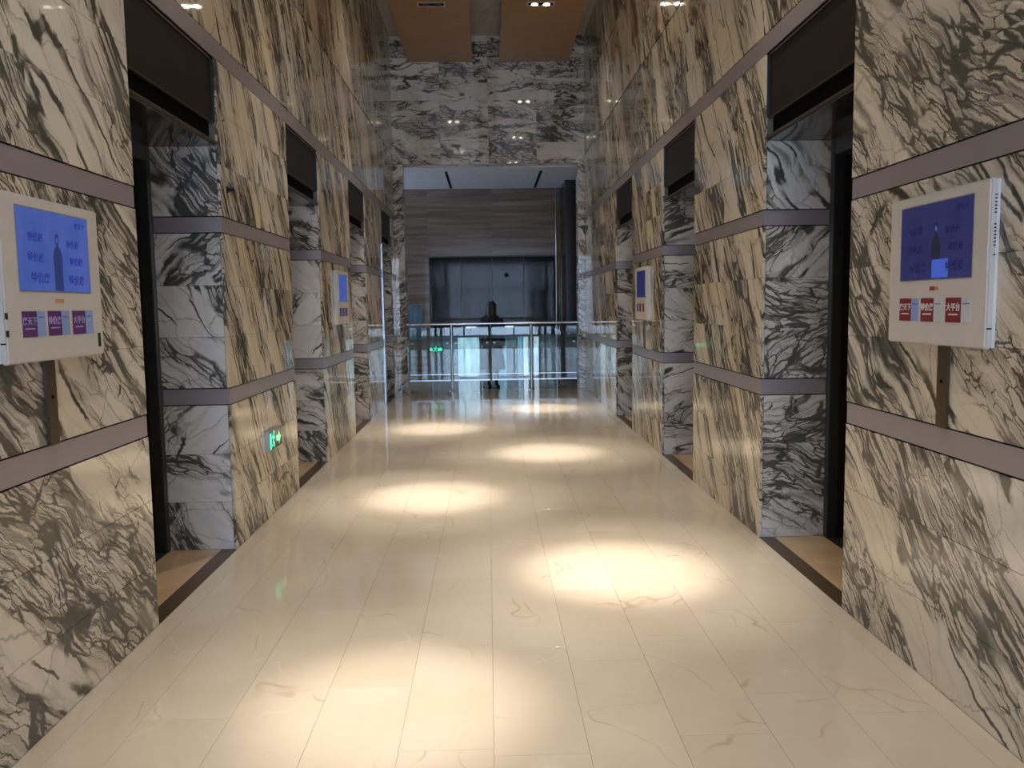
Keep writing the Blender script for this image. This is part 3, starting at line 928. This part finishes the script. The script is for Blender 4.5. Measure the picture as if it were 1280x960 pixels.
# small wall sprinkler on the second pier
ws = tag(empty('wall_fitting', (XL, 5.42, 2.32), math.radians(90)), 'small dark fitting fixed to the marble above the strip', 'wall fitting')
MB().tube([(0, 0, 0), (0, -0.006, 0)], 0.022, 14).build('flange', 'bronze', ws)
MB().tube([(0, -0.006, 0), (0, -0.035, 0), (0, -0.04, 0)], [0.010, 0.010, 0.016], 12).build('nozzle', 'bronze', ws)

# ------------------------------------------------------------------ person behind the balustrade
def skin_body(name, joints, edges, mat, parent, sub=2):
    me = bpy.data.meshes.new(name)
    me.from_pydata([j[0] for j in joints], edges, [])
    o = bpy.data.objects.new('tmp_skin', me); COL.objects.link(o)
    o.modifiers.new('skin', 'SKIN').use_smooth_shade = True
    ss = o.modifiers.new('sub', 'SUBSURF'); ss.levels = sub; ss.render_levels = sub
    for i, sv in enumerate(me.skin_vertices[0].data):
        r = joints[i][1]
        sv.radius = r if isinstance(r, tuple) else (r, r)
        sv.use_root = (i == 0)
    dg = bpy.context.evaluated_depsgraph_get(); dg.update()
    m2 = bpy.data.meshes.new_from_object(o.evaluated_get(dg))
    bpy.data.objects.remove(o); bpy.data.meshes.remove(me)
    m2.materials.clear()
    for p in m2.polygons: p.use_smooth = True
    return link(name, m2, mat, parent)


per = tag(empty('person', (0.06, 15.55, 0), math.radians(172)), 'person in a long black coat standing behind the glass balustrade', 'person')
J, Ed = [], []


def jn(p, r, par=None):
    J.append((p, r)); i = len(J) - 1
    if par is not None: Ed.append((par, i))
    return i


pel = jn((0, 0, 0.86), (0.135, 0.10))
wai = jn((0, 0, 1.02), (0.115, 0.085), pel)
che = jn((0, 0.01, 1.20), (0.14, 0.095), wai)
nb = jn((0, 0.01, 1.345), (0.06, 0.055), che)
nk = jn((0, 0, 1.40), (0.048, 0.048), nb)
hd = jn((0, -0.01, 1.47), (0.066, 0.078), nk)
hd2 = jn((0, -0.005, 1.54), (0.072, 0.088), hd)
hd3 = jn((0, 0.0, 1.605), (0.045, 0.055), hd2)
for s in (-1, 1):
    sh = jn((s * 0.155, 0.01, 1.305), 0.05, che)
    el = jn((s * 0.205, 0.02, 1.05), 0.038, sh)
    wr = jn((s * 0.20, -0.05, 0.83), 0.025, el)
    pm = jn((s * 0.195, -0.07, 0.765), (0.034, 0.018), wr)
    for k, (dy, ln) in enumerate(((-0.030, 0.066), (-0.010, 0.076), (0.010, 0.071), (0.028, 0.056))):
        k1 = jn((s * 0.193, -0.078 + dy, 0.725), 0.0085, pm)
        k2 = jn((s * 0.186, -0.084 + dy, 0.725 - ln * 0.5), 0.008, k1)
        jn((s * 0.176, -0.085 + dy, 0.725 - ln), 0.007, k2)
    t1 = jn((s * 0.178, -0.105, 0.775), 0.010, pm)
    jn((s * 0.168, -0.118, 0.735), 0.008, t1)
    hp = jn((s * 0.078, 0, 0.80), 0.078, pel)
    kn = jn((s * 0.075, -0.01, 0.46), 0.052, hp)
    an = jn((s * 0.075, 0.015, 0.09), 0.032, kn)
    jn((s * 0.08, -0.11, 0.035), 0.026, an)
body = skin_body('body', J, Ed, 'legs', per)
body.data.materials.append(M['skin'])
for p in body.data.polygons:
    c = p.center
    if c.z > 1.375 or (abs(c.x) > 0.15 and c.z < 0.86): p.material_index = 1


def ring(cx, cy, z, rx, ry, n=24, fold=0.0):
    return [(cx + rx * (1 + fold * math.cos(6 * 2 * math.pi * k / n)) * math.cos(2 * math.pi * k / n),
             cy + ry * (1 + fold * math.cos(6 * 2 * math.pi * k / n)) * math.sin(2 * math.pi * k / n), z) for k in range(n)]


ct = MB()
ct.loft([ring(0, 0, 0.36, 0.235, 0.185, fold=0.05), ring(0, 0, 0.55, 0.215, 0.165, fold=0.035), ring(0, 0, 0.80, 0.185, 0.142, fold=0.01), ring(0, 0, 1.00, 0.155, 0.122),
         ring(0, 0, 1.12, 0.165, 0.125), ring(0, 0.005, 1.24, 0.185, 0.128), ring(0, 0.01, 1.32, 0.165, 0.105), ring(0, 0.005, 1.37, 0.085, 0.078), ring(0, 0, 1.415, 0.078, 0.078)])
coat = ct.build('coat', 'coat', per, smooth=True)
for s in (-1, 1):
    MB().tube([(s * 0.145, 0.01, 1.315), (s * 0.185, 0.015, 1.20), (s * 0.212, 0.02, 1.05), (s * 0.208, -0.02, 0.93), (s * 0.20, -0.052, 0.82)],
              [0.062, 0.062, 0.054, 0.047, 0.044], 14).build('sleeve', 'coat', coat, smooth=True)
    MB().loft([ring(s * 0.08, -0.045, z, rx, ry, 16) for z, rx, ry in ((0.001, 0.046, 0.118), (0.03, 0.047, 0.12), (0.06, 0.043, 0.095))]).build('shoe', 'shoe', per, smooth=True)
hr = MB()
hr.loft([ring(0, 0.035, 1.34, 0.075, 0.045), ring(0, 0.035, 1.42, 0.088, 0.062), ring(0, 0.030, 1.50, 0.092, 0.075), ring(0, 0.022, 1.57, 0.090, 0.090), ring(0, 0.012, 1.62, 0.068, 0.078), ring(0, 0.008, 1.645, 0.025, 0.03)])
hr.build('hair', 'hair', per, smooth=True)
fc = MB()
for s in (-1, 1): fc.loft([ring(s * 0.029, -0.093, 1.528 + z, 0.011 * q, 0.006 * q, 10) for z, q in ((-0.005, 0.3), (0, 1), (0.005, 0.3))])
fc.build('eyes', 'hair', per)
MB().prism([(-0.011, 1.493), (0.011, 1.493), (0.005, 1.53), (-0.005, 1.53)], -0.112, -0.085).build('nose', 'skin', per, bevel=0.003)
MB().box(-0.022, 0.022, -0.094, -0.08, 1.462, 1.469).build('mouth', 'dotink', per)
